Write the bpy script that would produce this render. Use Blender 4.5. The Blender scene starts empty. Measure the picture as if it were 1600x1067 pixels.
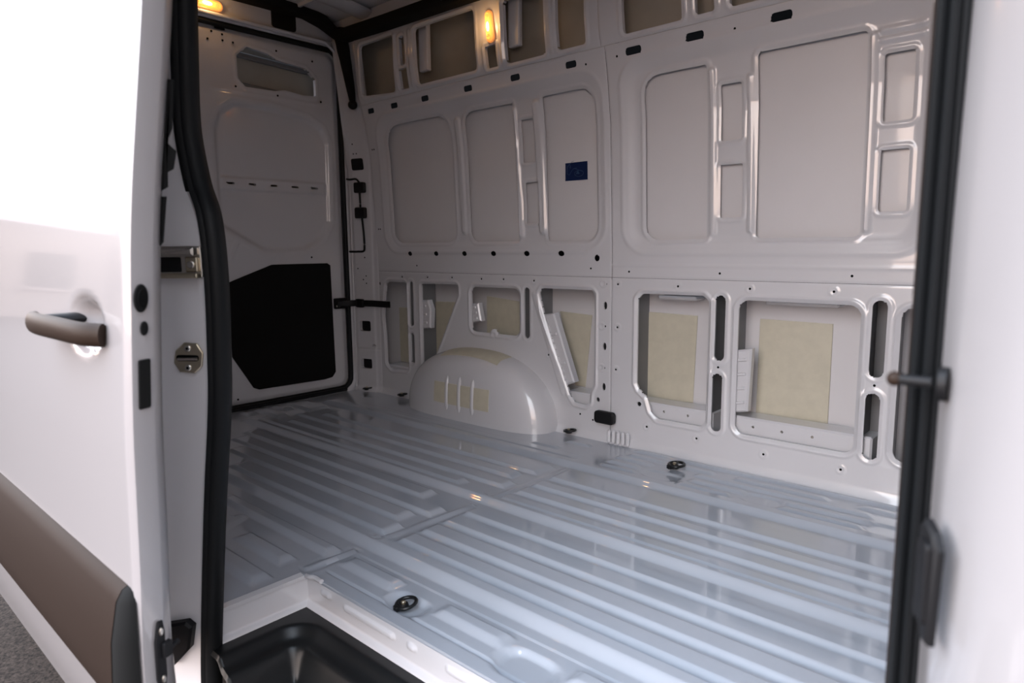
import bpy, math, random
import numpy as np
from mathutils import Matrix, Vector
random.seed(7)
S = bpy.context.scene
COL = S.collection

# ------------------------------------------------------------------ camera
F_PX, YAW, PITCH, ROLL = 1058.0, math.radians(42.04), math.radians(7.94), math.radians(-.56)
CAM = Vector((3.2014, -1.3757, .7886))
def cam_axes():
    f = Vector((-math.sin(YAW)*math.cos(PITCH), math.cos(YAW)*math.cos(PITCH), -math.sin(PITCH)))
    r = Vector((math.cos(YAW), math.sin(YAW), 0)); u = r.cross(f)
    return r*math.cos(ROLL)+u*math.sin(ROLL), u*math.cos(ROLL)-r*math.sin(ROLL), f
R_, U_, W_ = cam_axes()
cd = bpy.data.cameras.new('camera'); cam = bpy.data.objects.new('camera', cd); COL.objects.link(cam)
cd.sensor_width = 36; cd.lens = 36*F_PX/1600; cd.clip_start = .02; cd.clip_end = 500
M = Matrix((R_, U_, -W_)).transposed().to_4x4(); M.translation = CAM; cam.matrix_world = M
cd.dof.use_dof = True; cd.dof.focus_distance = 2.3; cd.dof.aperture_fstop = 5.0
S.camera = cam

# ------------------------------------------------------------------ sky and exposure
S.view_settings.view_transform = 'Standard'; S.view_settings.look = 'None'
S.view_settings.gamma = 1; S.view_settings.use_curve_mapping = False
S.view_settings.exposure = 1.14
w = bpy.data.worlds.new('dusk_sky'); S.world = w; w.use_nodes = True
nt = w.node_tree; nt.nodes.clear()
tc = nt.nodes.new('ShaderNodeTexCoord'); sx = nt.nodes.new('ShaderNodeSeparateXYZ')
rp = nt.nodes.new('ShaderNodeValToRGB'); bg = nt.nodes.new('ShaderNodeBackground'); wo = nt.nodes.new('ShaderNodeOutputWorld')
nt.links.new(tc.outputs['Generated'], sx.inputs[0]); nt.links.new(sx.outputs['Z'], rp.inputs[0])
nt.links.new(bg.outputs[0], wo.inputs[0])
# broad afterglow of the set sun, behind the photographer
vd = nt.nodes.new('ShaderNodeVectorMath'); vd.operation = 'DOT_PRODUCT'; vd.inputs[1].default_value = Vector((-.30, -.90, .32)).normalized()
nt.links.new(tc.outputs['Generated'], vd.inputs[0])
gl = nt.nodes.new('ShaderNodeMapRange'); gl.interpolation_type = 'SMOOTHSTEP'
for i, v in enumerate((0, -.2, 1.0, .32, 2.85)[1:]): gl.inputs[1+i].default_value = v
nt.links.new(vd.outputs['Value'], gl.inputs[0])
mx = nt.nodes.new('ShaderNodeVectorMath'); mx.operation = 'SCALE'
nt.links.new(rp.outputs[0], mx.inputs[0]); nt.links.new(gl.outputs[0], mx.inputs['Scale']); nt.links.new(mx.outputs[0], bg.inputs[0])
e = rp.color_ramp.elements
e[0].position = 0.0; e[0].color = (.95, .68, .55, 1)
e[1].position = 1.0; e[1].color = (.62, .76, 1.0, 1)
for p, c in ((.10, (1.0, .84, .77, 1)), (.30, (.95, .93, .97, 1)), (.6, (.84, .91, 1.0, 1))):
    k = e.new(p); k.color = c
bg.inputs[1].default_value = 1.5

# ------------------------------------------------------------------ materials
def mat(name, col, rough=.4, metal=0, coat=0, noise=0, nscale=8, bump=0, bscale=200, emit=None, estr=0, spec=.5, trans=0):
    m = bpy.data.materials.new(name); m.use_nodes = True
    t = m.node_tree; b = t.nodes['Principled BSDF']
    b.inputs['Base Color'].default_value = (*col, 1); b.inputs['Roughness'].default_value = rough
    b.inputs['Metallic'].default_value = metal; b.inputs['Coat Weight'].default_value = coat
    b.inputs['Coat Roughness'].default_value = .05; b.inputs['Specular IOR Level'].default_value = spec
    b.inputs['Transmission Weight'].default_value = trans
    if emit: b.inputs['Emission Color'].default_value = (*emit, 1); b.inputs['Emission Strength'].default_value = estr
    g = t.nodes.new('ShaderNodeTexCoord')
    if noise:
        n = t.nodes.new('ShaderNodeTexNoise'); n.inputs['Scale'].default_value = nscale; n.inputs['Detail'].default_value = 5
        t.links.new(g.outputs['Object'], n.inputs['Vector'])
        r = t.nodes.new('ShaderNodeValToRGB'); t.links.new(n.outputs['Fac'], r.inputs[0])
        r.color_ramp.elements[0].position = .3; r.color_ramp.elements[1].position = .7
        r.color_ramp.elements[0].color = (*[c*(1-noise) for c in col], 1); r.color_ramp.elements[1].color = (*[min(1, c*(1+noise)) for c in col], 1)
        t.links.new(r.outputs[0], b.inputs['Base Color'])
    if bump:
        n2 = t.nodes.new('ShaderNodeTexNoise'); n2.inputs['Scale'].default_value = bscale; n2.inputs['Detail'].default_value = 3
        t.links.new(g.outputs['Object'], n2.inputs['Vector'])
        bp = t.nodes.new('ShaderNodeBump'); bp.inputs['Strength'].default_value = bump; bp.inputs['Distance'].default_value = .002
        t.links.new(n2.outputs['Fac'], bp.inputs['Height']); t.links.new(bp.outputs[0], b.inputs['Normal'])
    return m
PAINT = mat('grey_white_body_paint', (.545, .54, .56), .34, coat=1, noise=.02, nscale=3, bump=.04, bscale=600)
FLOORP = mat('floor_paint', (.37, .40, .45), .30, coat=1, noise=.04, nscale=5, bump=.02, bscale=400)
fb = FLOORP.node_tree.nodes['Principled BSDF']; fb.inputs['Coat IOR'].default_value = 1.85; fb.inputs['Coat Roughness'].default_value = .035
SKIN = mat('outer_skin_paint', (.58, .565, .575), .38, coat=.3, noise=.02, nscale=4)
TAN = mat('primer_skin', (.34, .31, .26), .5, noise=.10, nscale=5)
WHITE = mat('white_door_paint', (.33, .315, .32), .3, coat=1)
JAMBP = mat('lightened_jamb_paint', (.68, .67, .69), .34, coat=1, noise=.02, nscale=3, bump=.04, bscale=600)  # body paint lightened to make up for weak light on jamb and sill
CAVSHADE = mat('cavity_shade_grey', (.16, .16, .165), .5, noise=.05)  # dark grey that stands for the shade inside the cavities
DOORW = mat('darkened_door_paint', (.275, .255, .257), .3, coat=1)  # copy of the white paint, darkened to offset the strong glow on it
PAD = mat('sound_pad_beige', (.49, .455, .36), .6, noise=.05, nscale=30, bump=.2, bscale=90)
BLACK = mat('black_plastic', (.007, .007, .008), .5, bump=.1, bscale=500, spec=.22)
GLOSSB = mat('glossy_black_plastic', (.007, .008, .009), .34, bump=.05, bscale=300, spec=.35)
RUBBER = mat('rubber_seal', (.007, .008, .009), .5, bump=.1, bscale=900, spec=.22)
TRIMP = mat('dark_grey_rub_strip', (.021, .0135, .0105), .55, bump=.1, bscale=800, spec=.08)
HANDLE = mat('dark_handle_plastic', (.024, .015, .011), .45, bump=.05, bscale=600, spec=.12)
DARK = mat('dark_felt_panel', (.006, .006, .006), .9, bump=.1, bscale=600, spec=.2)
STEEL = mat('bare_steel', (.55, .52, .48), .32, metal=1, noise=.08, nscale=40)
ZINC = mat('zinc_plated_steel', (.50, .44, .33), .36, metal=1, noise=.08, nscale=50)
HOLE = mat('hole_dark', (.004, .004, .004), .9, spec=.1)
BLUE = mat('blue_sticker_print', (.003, .012, .055), .4, spec=.3)
BLUEL = mat('pale_blue_sticker_lines', (.02, .05, .11), .4)
WEDGE = mat('sticker_white_edge', (.6, .6, .62), .5)
LENS = mat('amber_lit_lens', (1, .42, .10), .25, emit=(1, .33, .06), estr=.55)
BULB = mat('glowing_bulb', (1, .7, .3), .3, emit=(1, .66, .24), estr=9)
LAMPR = mat('lamp_frame', (.75, .35, .14), .3, emit=(1, .35, .08), estr=.25)
ASPH = mat('asphalt', (.030, .022, .018), .9, noise=.75, nscale=90, bump=.9, bscale=120, spec=.2)
WOOD = mat('pole_wood', (.10, .075, .06), .8, noise=.2)
WALLB = mat('stucco_wall', (.32, .26, .23), .8, noise=.08, nscale=2)
ROOFB = mat('roof_shingle', (.20, .15, .14), .8, noise=.15, nscale=6)
WIRE = mat('wire_black', (.02, .02, .02), .5)
SILLB = mat('dark_sill_plastic', (.07, .05, .045), .45)

# ------------------------------------------------------------------ mesh helpers
def link(name, me, m, parent=None, angle=35, smooth=True):
    me.materials.append(m)
    if smooth:
        me.shade_smooth()
        if angle is not None: me.set_sharp_from_angle(angle=math.radians(angle))
    o = bpy.data.objects.new(name, me); COL.objects.link(o)
    if parent: o.parent = parent
    return o
def obj(name, V, Fc, m, parent=None, angle=35):
    me = bpy.data.meshes.new(name); me.from_pydata([tuple(map(float, v)) for v in V], [], [tuple(map(int, f)) for f in Fc]); me.update()
    return link(name, me, m, parent, angle)
def np_mesh(name, V, Q):
    me = bpy.data.meshes.new(name); V = np.asarray(V, np.float32); Q = np.asarray(Q, np.int32)
    me.vertices.add(len(V)); me.vertices.foreach_set('co', V.ravel())
    me.loops.add(Q.size); me.loops.foreach_set('vertex_index', Q.ravel())
    me.polygons.add(len(Q)); me.polygons.foreach_set('loop_start', np.arange(0, Q.size, 4, dtype=np.int32))
    me.update(calc_edges=True); me.validate()
    return me
def empty(name, loc=(0, 0, 0)):
    o = bpy.data.objects.new(name, None); o.empty_display_size = .05; COL.objects.link(o); o.location = loc
    return o
def tag(o, label, cat, group=None):
    o['label'] = label; o['category'] = cat
    if group: o['group'] = group
    return o
def struct(o, label=None):
    o['kind'] = 'structure'
    if label: o['label'] = label
    return o
def keep(o, parent):
    o.parent = parent; o.matrix_parent_inverse = Matrix.Translation(parent.location).inverted()
    return o

def ss(a, b, x):
    t = np.clip((x-a)/(b-a), 0, 1); return t*t*(3-2*t)
def rr(x0, x1, y0, y1, r):
    cx, cy, hx, hy = (x0+x1)/2, (y0+y1)/2, (x1-x0)/2, (y1-y0)/2
    r = min(r, hx, hy)
    def f(U, V):
        qx = np.abs(U-cx)-hx+r; qy = np.abs(V-cy)-hy+r
        return np.hypot(np.maximum(qx, 0), np.maximum(qy, 0))+np.minimum(np.maximum(qx, qy), 0)-r
    return f
def poly(pts, r=0.0):
    P = np.array(pts, float); c = P.mean(0)
    if r:                                    # inset polygon by r, then grow back: rounded corners
        n = len(P); A = 0
        for i in range(n): A += P[i][0]*P[(i+1) % n][1]-P[(i+1) % n][0]*P[i][1]
        s = 1 if A > 0 else -1; Q = []
        for i in range(n):
            a, b, d = P[i-1], P[i], P[(i+1) % n]
            e1 = (b-a)/np.linalg.norm(b-a); e2 = (d-b)/np.linalg.norm(d-b)
            n1 = s*np.array([-e1[1], e1[0]]); n2 = s*np.array([-e2[1], e2[0]])
            k = (n1+n2)/max(.3, 1+n1@n2); Q.append(b+k*r)
        P = np.array(Q)
    def f(U, V):
        d = np.full(U.shape, 1e9); s = np.ones(U.shape)
        for i in range(len(P)):
            a, b = P[i], P[i-1]; ex, ey = b-a; wx, wy = U-a[0], V-a[1]
            t = np.clip((wx*ex+wy*ey)/(ex*ex+ey*ey), 0, 1)
            d = np.minimum(d, (wx-ex*t)**2+(wy-ey*t)**2)
            c1 = V >= a[1]; c2 = V < b[1]; c3 = ex*wy > ey*wx
            fl = (c1 & c2 & c3) | (~c1 & ~c2 & ~c3); s = np.where(fl, -s, s)
        return s*np.sqrt(d)-r
    return f
def rrc(x0, x1, y0, y1, bl, br, tr, tl):
    cx, cy, hx, hy = (x0+x1)/2, (y0+y1)/2, (x1-x0)/2, (y1-y0)/2
    def f(U, V):
        r = np.where(U < cx, np.where(V < cy, bl, tl), np.where(V < cy, br, tr))
        qx = np.abs(U-cx)-hx+r; qy = np.abs(V-cy)-hy+r
        return np.hypot(np.maximum(qx, 0), np.maximum(qy, 0))+np.minimum(np.maximum(qx, qy), 0)-r
    return f
def ell(cx, cy, rx, ry):
    def f(U, V): return (np.hypot((U-cx)/rx, (V-cy)/ry)-1)*min(rx, ry)
    return f
def caps(a, b, r):
    def f(U, V):
        ex, ey = b[0]-a[0], b[1]-a[1]; t = np.clip(((U-a[0])*ex+(V-a[1])*ey)/(ex*ex+ey*ey), 0, 1)
        return np.hypot(U-a[0]-ex*t, V-a[1]-ey*t)-r
    return f
def bump(d, c, hw, h): return h*(1-ss(0, hw, np.abs(d-c)))

def sheet(name, ur, vr, du, dv, hf, holes, mp, m, parent=None, outer=None, skirt=.012, edge=.002):
    """stamped sheet: grid over (u,v), relief hf, openings cut along signed distances, folded rims"""
    nu = max(2, int(round((ur[1]-ur[0])/du))+1); nv = max(2, int(round((vr[1]-vr[0])/dv))+1)
    u = np.linspace(*ur, nu); v = np.linspace(*vr, nv); U, V = np.meshgrid(u, v, indexing='ij'); U = U.copy(); V = V.copy()
    st = max(u[1]-u[0], v[1]-v[0])
    def dist(U, V):
        D = np.full(U.shape, 1e3)
        for h in holes: D = np.minimum(D, h(U, V))
        if outer is not None: D = np.minimum(D, -outer(U, V))
        return D
    D = dist(U, V); D0 = D.copy()
    if holes or outer is not None:
        for it in range(3):
            ep = 1e-4; gu = (dist(U+ep, V)-dist(U-ep, V))/(2*ep); gv = (dist(U, V+ep)-dist(U, V-ep))/(2*ep)
            g2 = np.maximum(gu*gu+gv*gv, .2); mk = np.abs(D0) < .56*st
            Dn = dist(U, V); U = np.where(mk, U-Dn*gu/g2, U); V = np.where(mk, V-Dn*gv/g2, V)
        D = np.where(np.abs(D0) < .56*st, 0, D0)
    U = np.clip(U, *ur); V = np.clip(V, *vr)
    H = hf(U, V)
    if edge:
        b = np.minimum(np.minimum(U-ur[0], ur[1]-U), np.minimum(V-vr[0], vr[1]-V)); H = H-edge*(1-ss(0, .005, b))
    P = np.stack(mp(U, V, H), -1).reshape(-1, 3)
    idx = np.arange(nu*nv).reshape(nu, nv)
    q = np.stack([idx[:-1, :-1], idx[1:, :-1], idx[1:, 1:], idx[:-1, 1:]], -1).reshape(-1, 4)
    Df = D.ravel()[q]; mean = Df.mean(1); z = np.abs(Df).max(1) < 1e-9
    cen = D0.ravel()[q].mean(1); q = q[np.where(z, cen > 0, mean > 1e-9)]
    if skirt and (holes or outer is not None):
        ed = np.concatenate([q[:, [0, 1]], q[:, [1, 2]], q[:, [2, 3]], q[:, [3, 0]]]); key = np.sort(ed, 1)
        _, inv, cnt = np.unique(key, axis=0, return_inverse=True, return_counts=True)
        be = ed[cnt[inv.ravel()] == 1]; bu = np.abs(D.ravel()[be]).max(1) < 1e-9; be = be[bu]
        if len(be):
            vs, iv = np.unique(be, return_inverse=True); iv = iv.reshape(be.shape)
            Pt = P[vs]; Pb = np.stack(mp(U.ravel()[vs], V.ravel()[vs], H.ravel()[vs]-skirt), -1)
            n0 = len(P); n1 = n0+len(vs); P = np.concatenate([P, Pt, Pb])
            q = np.concatenate([q, np.stack([iv[:, 1]+n0, iv[:, 0]+n0, iv[:, 0]+n1, iv[:, 1]+n1], 1)])
    used, inv = np.unique(q, return_inverse=True); P = P[used]; q = inv.reshape(q.shape)
    return link(name, np_mesh(name, P, q), m, parent, 50)

def box_vf(x0, x1, y0, y1, z0, z1, b=.004):
    """chamfered box"""
    b = min(b, (x1-x0)/2.1, (y1-y0)/2.1, (z1-z0)/2.1)
    V = []; 
    for sx_ in (0, 1):
        for sy in (0, 1):
            for sz in (0, 1):
                X = (x0, x1)[sx_]; Y = (y0, y1)[sy]; Z = (z0, z1)[sz]; dx = b*(1-2*sx_); dy = b*(1-2*sy); dz = b*(1-2*sz)
                V += [(X, Y+dy, Z+dz), (X+dx, Y, Z+dz), (X+dx, Y+dy, Z)]
    import bmesh
    bm = bmesh.new(); vs = [bm.verts.new(v) for v in V]; r = bmesh.ops.convex_hull(bm, input=vs)
    me = bpy.data.meshes.new('box'); bmesh.ops.recalc_face_normals(bm, faces=bm.faces); bm.to_mesh(me); bm.free()
    return me
def box(name, x0, x1, y0, y1, z0, z1, m, parent=None, b=.004, rot=None):
    me = box_vf(min(x0, x1), max(x0, x1), min(y0, y1), max(y0, y1), min(z0, z1), max(z0, z1), b); me.name = name
    if rot is not None: me.transform(rot)
    return link(name, me, m, parent, 25)
def prism(name, pts, mp, t, m, parent=None, bev=.0015):
    """flat outline pts (u,v) with thickness t; mp(u,v,h) -> xyz"""
    n = len(pts); c = np.mean(pts, 0); A = sum(pts[i][0]*pts[(i+1) % n][1]-pts[(i+1) % n][0]*pts[i][1] for i in range(n))
    P = [np.array(p, float) for p in (pts if A > 0 else pts[::-1])]
    def ins(d):
        Q = []
        for i in range(n):
            a, b, e2 = P[i-1], P[i], P[(i+1) % n]
            d1 = (b-a)/(np.linalg.norm(b-a)+1e-9); d2 = (e2-b)/(np.linalg.norm(e2-b)+1e-9)
            n1 = np.array([-d1[1], d1[0]]); n2 = np.array([-d2[1], d2[0]]); Q.append(b+(n1+n2)/max(.4, 1+n1@n2)*d)
        return Q
    V = [mp(p[0], p[1], 0) for p in P]+[mp(p[0], p[1], t-bev) for p in P]+[mp(p[0], p[1], t) for p in ins(bev)]
    Fc = [list(range(n))[::-1]]+[[i, (i+1) % n, n+(i+1) % n, n+i] for i in range(n)]+[[n+i, n+(i+1) % n, 2*n+(i+1) % n, 2*n+i] for i in range(n)]+[[2*n+i for i in range(n)]]
    return obj(name, V, Fc, m, parent, 30)
def rrpts(x0, x1, y0, y1, r, k=5):
    r = min(r, (x1-x0)/2-1e-4, (y1-y0)/2-1e-4); o = []
    for cx, cy, a0 in ((x1-r, y1-r, 0), (x0+r, y1-r, 90), (x0+r, y0+r, 180), (x1-r, y0+r, 270)):
        for i in range(k+1):
            a = math.radians(a0+90*i/k); o.append((cx+r*math.cos(a), cy+r*math.sin(a)))
    return o
def circ(cx, cy, rx, ry=None, n=20):
    ry = ry or rx; return [(cx+rx*math.cos(2*math.pi*i/n), cy+ry*math.sin(2*math.pi*i/n)) for i in range(n)]
def sweep(name, path, sect, m, parent=None, up=(0, 0, 1), closed=False, angle=45, cap=True, scale=None):
    P = [Vector(p) for p in path]; n = len(P); k = len(sect); V = []; up = Vector(up)
    for i, p in enumerate(P):
        a = P[i-1] if (i or closed) else p; b = P[(i+1) % n] if (i < n-1 or closed) else p
        t = (b-a).normalized(); s = t.cross(up)
        if s.length < 1e-4: s = t.cross(Vector((1, 0, 0)))
        s.normalize(); q = s.cross(t); f = scale[i] if scale else 1
        V += [p+s*(x*f)+q*(y*f) for x, y in sect]
    Fc = []
    for i in range(n if closed else n-1):
        j = (i+1) % n
        Fc += [[i*k+c, i*k+(c+1) % k, j*k+(c+1) % k, j*k+c] for c in range(k)]
    if cap and not closed: Fc += [list(range(k))[::-1], [(n-1)*k+c for c in range(k)]]
    o = obj(name, V, Fc, m, parent, angle)
    import bmesh
    bm = bmesh.new(); bm.from_mesh(o.data); bmesh.ops.recalc_face_normals(bm, faces=bm.faces); bm.to_mesh(o.data); bm.free()
    return o
def spl(pts, n=8):
    """Catmull-Rom"""
    P = [np.array(p, float) for p in pts]; P = [2*P[0]-P[1]]+P+[2*P[-1]-P[-2]]; o = []
    for i in range(1, len(P)-2):
        for j in range(n):
            t = j/n; a, b, c, d = P[i-1:i+3]
            o.append(.5*((2*b)+(c-a)*t+(2*a-5*b+4*c-d)*t*t+(3*b-a-3*c+d)*t**3))
    o.append(P[-2]); return [tuple(x) for x in o]
def dup(root, loc=None, label=None, rotz=None):
    r = root.copy(); COL.objects.link(r)
    if loc is not None: r.location = loc
    if rotz is not None: r.rotation_euler.z = rotz
    if label: r['label'] = label
    for ch in list(root.children):
        c = ch.copy(); COL.objects.link(c); c.parent = r
    return r

# ------------------------------------------------------------------ ground
gz = -.66
gr = obj('ground', [(-60, -60, gz), (60, -60, gz), (60, 60, gz), (-60, 60, gz)], [(0, 1, 2, 3)], ASPH); struct(gr)

# ------------------------------------------------------------------ far side wall (wall_left)
ZP = np.array([(-.2, .88), (.765, .88), (1.0, .871), (1.25, .86), (1.42, .836), (1.5, .82), (1.56, .80), (1.63, .79), (1.95, .775)])
def yw(z): return np.interp(z, ZP[:, 0], ZP[:, 1])
def mwall(off=0): return lambda U, V, H: (U+0*H, yw(V)+off-H, V+0*H)
wl = empty('wall_left', (1.7, .9, 0)); struct(wl, 'grey painted stamped side wall of the cargo bay with framed openings')
def wkid(o): return keep(o, wl)
XF = 3.45
def rim(d, h=.005, c=.013): return bump(d, c, .009, h)-.003*(1-ss(0, .006, d))
# --- lower panels
L1 = poly([(.262, .60), (.285, .612), (.428, .612), (.428, .148), (.285, .138), (.245, .165), (.243, .32), (.232, .43), (.25, .545)], .02)
L2 = poly([(.548, .608), (.815, .612), (.818, .565), (.694, .336), (.60, .175), (.568, .145), (.545, .165)], .015)
L3a = rr(.908, 1.213, .392, .605, .032)
def L3(U, V): return np.maximum(L3a(U, V), -(np.hypot(U-1.055, V-.385)-.028))
L4 = poly([(1.328, .592), (1.345, .612), (1.605, .612), (1.618, .595), (1.618, .225), (1.60, .19), (1.597, .145), (1.575, .132), (1.52, .135), (1.495, .165), (1.352, .505)], .012)
lowR_big = [L1, L2, L3, L4]
lowR_slot = [caps((.468, .605), (.468, .40), .014), caps((.468, .335), (.468, .205), .014), caps((1.258, .597), (1.258, .402), .0155)]
lowR_hole = [ell(1.672, .553, .0085, .016), ell(1.67, .388, .0085, .016), ell(1.668, .222, .0085, .016), ell(1.64, .165, .0085, .009), ell(.205, .60, .009, .011)]
def h_lr(U, V):
    H = 0*U
    for f in lowR_big: H += rim(f(U, V))
    for f in lowR_slot: H += bump(f(U, V), .010, .008, .003)
    H += bump(caps((1.30, .585), (1.46, .17), .004)(U, V), 0, .012, .006)   # beads beside the slanted opening
    H += .02*(1-ss(0, .05, V+.02))                                           # foot flares on to the floor
    for cx, cz in ((.40, .64), (.60, .642), (.78, .645), (.98, .643), (1.12, .645), (1.30, .643), (1.66, .64), (1.655, .47), (1.655, .30), (1.38, .325), (.50, .05)):
        H += bump(np.hypot(U-cx, V-cz), .012, .006, .0025)
    return H
p = sheet('side_panel', (.19, 1.6993), (-.02, .6652), .004, .004, h_lr, lowR_big+lowR_slot+lowR_hole, mwall(), PAINT, skirt=.008); wkid(p); p['label'] = 'lower rear inner panel around the wheel arch'
L5 = poly([(1.82, .585), (1.84, .607), (2.09, .61), (2.112, .59), (2.112, .15), (2.092, .128), (1.915, .128), (1.885, .155), (1.868, .205), (1.83, .235), (1.82, .255)], .015)
L6 = rr(2.222, 2.612, .128, .60, .035); L7 = rr(2.722, 3.02, .128, .60, .035)
lowF_big = [L5, L6, L7]
lowF_slot = [caps((2.157, .595), (2.157, .40), .0185), caps((2.153, .315), (2.153, .14), .0185), caps((2.664, .597), (2.664, .403), .021), caps((2.660, .310), (2.660, .142), .021)]
def h_lf(U, V):
    H = 0*U
    for f in lowF_big: H += rim(f(U, V))
    for f in lowF_slot: H += bump(f(U, V), .011, .009, .0035)
    H += .02*(1-ss(0, .05, V+.02))
    for cx, cz in ((1.73, .64), (1.99, .64), (2.26, .64), (2.53, .64), (1.73, .47), (1.725, .30), (2.08, .082), (2.33, .072), (2.58, .072), (1.87, .09)):
        H += bump(np.hypot(U-cx, V-cz), .012, .006, .0025)
    return H
p = sheet('side_panel', (1.7007, XF), (-.02, .6652), .004, .004, h_lf, lowF_big+lowF_slot+[ell(1.835, .175, .009, .009)], mwall(), PAINT, skirt=.008); wkid(p); p['label'] = 'lower front inner panel with two large framed openings'
# --- upper panels
A_ = rrc(.337, .808, .815, 1.403, .07, .05, .085, .10)
B_ = rrc(.908, 1.207, .815, 1.395, .05, .004, .006, .06)
C_ = rrc(1.371, 1.628, .811, 1.398, .02, .06, .07, .012)
s1, s2 = rr(1.245, 1.312, 1.145, 1.322, .006), rr(1.255, 1.328, .888, 1.062, .006)
upR = [A_, B_, C_, s1, s2]
recR = rr(.285, 1.662, .778, 1.447, .10)
up_oval = [ell(x, .76, .0165, .0115) for x in (.47, .67, .87, 1.06, 1.26, 1.45)]+[ell(1.63, .742, .0125, .0135)]
slR = [rr(x-.026, x+.026, 1.474, 1.499, .008) for x in (.26, .45, .68, .97, 1.25, 1.54)]
def h_ur(U, V):
    d = recR(U, V); H = -.013*(1-ss(-.05, .005, d))
    H += bump(d, .012, .014, .003)
    for f in (A_, B_, C_): H += bump(f(U, V), .012, .010, .0035)
    for f in (s1, s2): H += bump(f(U, V), .009, .008, .003)
    for a, b, r in (((.868, .87), (.862, 1.36), .010), ((1.345, .86), (1.335, 1.37), .010), ((1.226, .84), (1.212, 1.36), .005)): H += .009*(1-ss(0, .014, caps(a, b, r)(U, V)))
    H += bump(V, .795, .006, .003)*(d < -.02)
    return H
p = sheet('side_panel', (.19, 1.6993), (.6662, 1.5212), .005, .005, h_ur, upR+up_oval+slR, mwall(), PAINT, skirt=.0025); wkid(p); p['label'] = 'upper rear inner panel with three tall recessed bays'
D_ = rrc(1.846, 2.091, .81, 1.395, .055, .008, .008, .065)
E_ = rrc(2.268, 2.592, .81, 1.40, .015, .02, .012, .015)
s3, s4, s5, s6 = rr(2.140, 2.212, 1.140, 1.322, .006), rr(2.140, 2.218, .882, 1.060, .006), rr(2.638, 2.716, 1.140, 1.328, .008), rr(2.638, 2.714, .882, 1.060, .008)
upF = [D_, E_, s3, s4, s5, s6]
recF = rr(1.765, 2.772, .772, 1.455, .09)
slF = [rr(x-.033, x+.033, 1.472, 1.499, .010) for x in (1.82, 2.06, 2.35, 2.65, 2.95)]
def h_uf(U, V):
    d = recF(U, V); H = -.013*(1-ss(-.05, .005, d))
    H += bump(d, .012, .014, .003)
    for f in (D_, E_): H += bump(f(U, V), .012, .010, .0035)
    for f in (s3, s4, s5, s6): H += bump(f(U, V), .010, .009, .004)
    for a, b, r in (((2.248, .84), (2.240, 1.33), .004), ((2.116, .83), (2.112, 1.37), .004), ((2.612, .83), (2.612, 1.38), .004), ((2.63, 1.365), (2.735, 1.365), .002), ((2.63, 1.39), (2.735, 1.39), .002)): H += .008*(1-ss(0, .010, caps(a, b, r)(U, V)))
    H += bump(V, .793, .006, .003)*(d < -.02)
    H += bump(V, .715, .008, .002)
    return H
p = sheet('side_panel', (1.7007, XF), (.6662, 1.5212), .005, .005, h_uf, upF+slF, mwall(), PAINT, skirt=.0025); wkid(p); p['label'] = 'upper front inner panel with two wide recessed bays'
# --- top panels under the roof
W = [poly([(.225, 1.56), (.49, 1.542), (.505, 1.80), (.235, 1.80)], .02), caps((.567, 1.665), (.567, 1.765), .017), rr(.535, .592, 1.545, 1.635, .006),
     rr(.655, 1.052, 1.548, 1.795, .02), rr(1.108, 1.170, 1.542, 1.628, .004), rr(1.222, 1.432, 1.542, 1.785, .018), rr(1.492, 1.625, 1.543, 1.785, .016)]
def h_tr(U, V):
    H = 0*U
    for f in W: H += bump(f(U, V), .012, .010, .004)
    for x in (.515, .625, 1.205, 1.462): H += .006*(1-ss(0, .012, caps((x, 1.55), (x, 1.79), .004)(U, V)))
    return H
p = sheet('side_panel', (.19, 1.6855), (1.5220, 1.86), .005, .005, h_tr, W, mwall(), PAINT, skirt=.016); wkid(p); p['label'] = 'rear roof rail panel with square openings'
WF = [rr(1.79, 2.022, 1.542, 1.785, .016), rr(2.072, 2.138, 1.545, 1.785, .010), rr(2.19, 2.52, 1.543, 1.785, .018), rr(2.6, 2.9, 1.543, 1.785, .018)]
def h_tf(U, V):
    H = 0*U
    for f in WF: H += bump(f(U, V), .012, .010, .004)
    return H
p = sheet('side_panel', (1.6865, XF), (1.5220, 1.86), .005, .005, h_tf, WF, mwall(), PAINT, skirt=.016); wkid(p); p['label'] = 'front roof rail panel with square openings'
# --- outer skin seen through the openings
def flat(name, x0, x1, z0, z1, off, m, hf=None):
    o = sheet(name, (x0, x1), (z0, z1), .03, .02, hf or (lambda U, V: 0*U), [], mwall(off), m, skirt=0, edge=0); return wkid(o)
for x0, x1 in ((.295, .855), (.875, 1.65), (1.775, 2.245), (2.25, 2.765)): flat('outer_skin', x0, x1, .79, 1.435, .035, SKIN)
for x0, x1 in ((-.08, 1.69), (1.71, XF)):
    flat('outer_skin', x0, x1, .02, .65, .140, SKIN)['label'] = 'smooth outer skin behind the lower openings'
    flat('outer_skin', x0, x1, 1.53, 1.85, .095, TAN, lambda U, V: bump(V, 1.655, .012, .004)+bump((U*4) % 1, .5, .04, .003))
wkid(box('closing_shell', -.1, XF, 1.05, 1.07, -.3, 1.95, BLACK))
wkid(box('closing_shell', -.14, -.12, -1.0, 1.07, -.3, 2.02, DOORW))  # plate added behind the back doors to stop light leaking in
for x, z, a, b in ((1.672, .553, .0085, .016), (1.67, .388, .0085, .016), (1.668, .222, .0085, .016), (1.64, .165, .0085, .009), (.205, .60, .009, .011), (1.835, .175, .009, .009)):
    wkid(prism('dark_hole_fill', circ(x, z, a+.002, b+.002, 14), lambda u, v, h: (u, .889-h, v), .003, BLACK))  # black discs added to stand for the shade inside these holes
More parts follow.
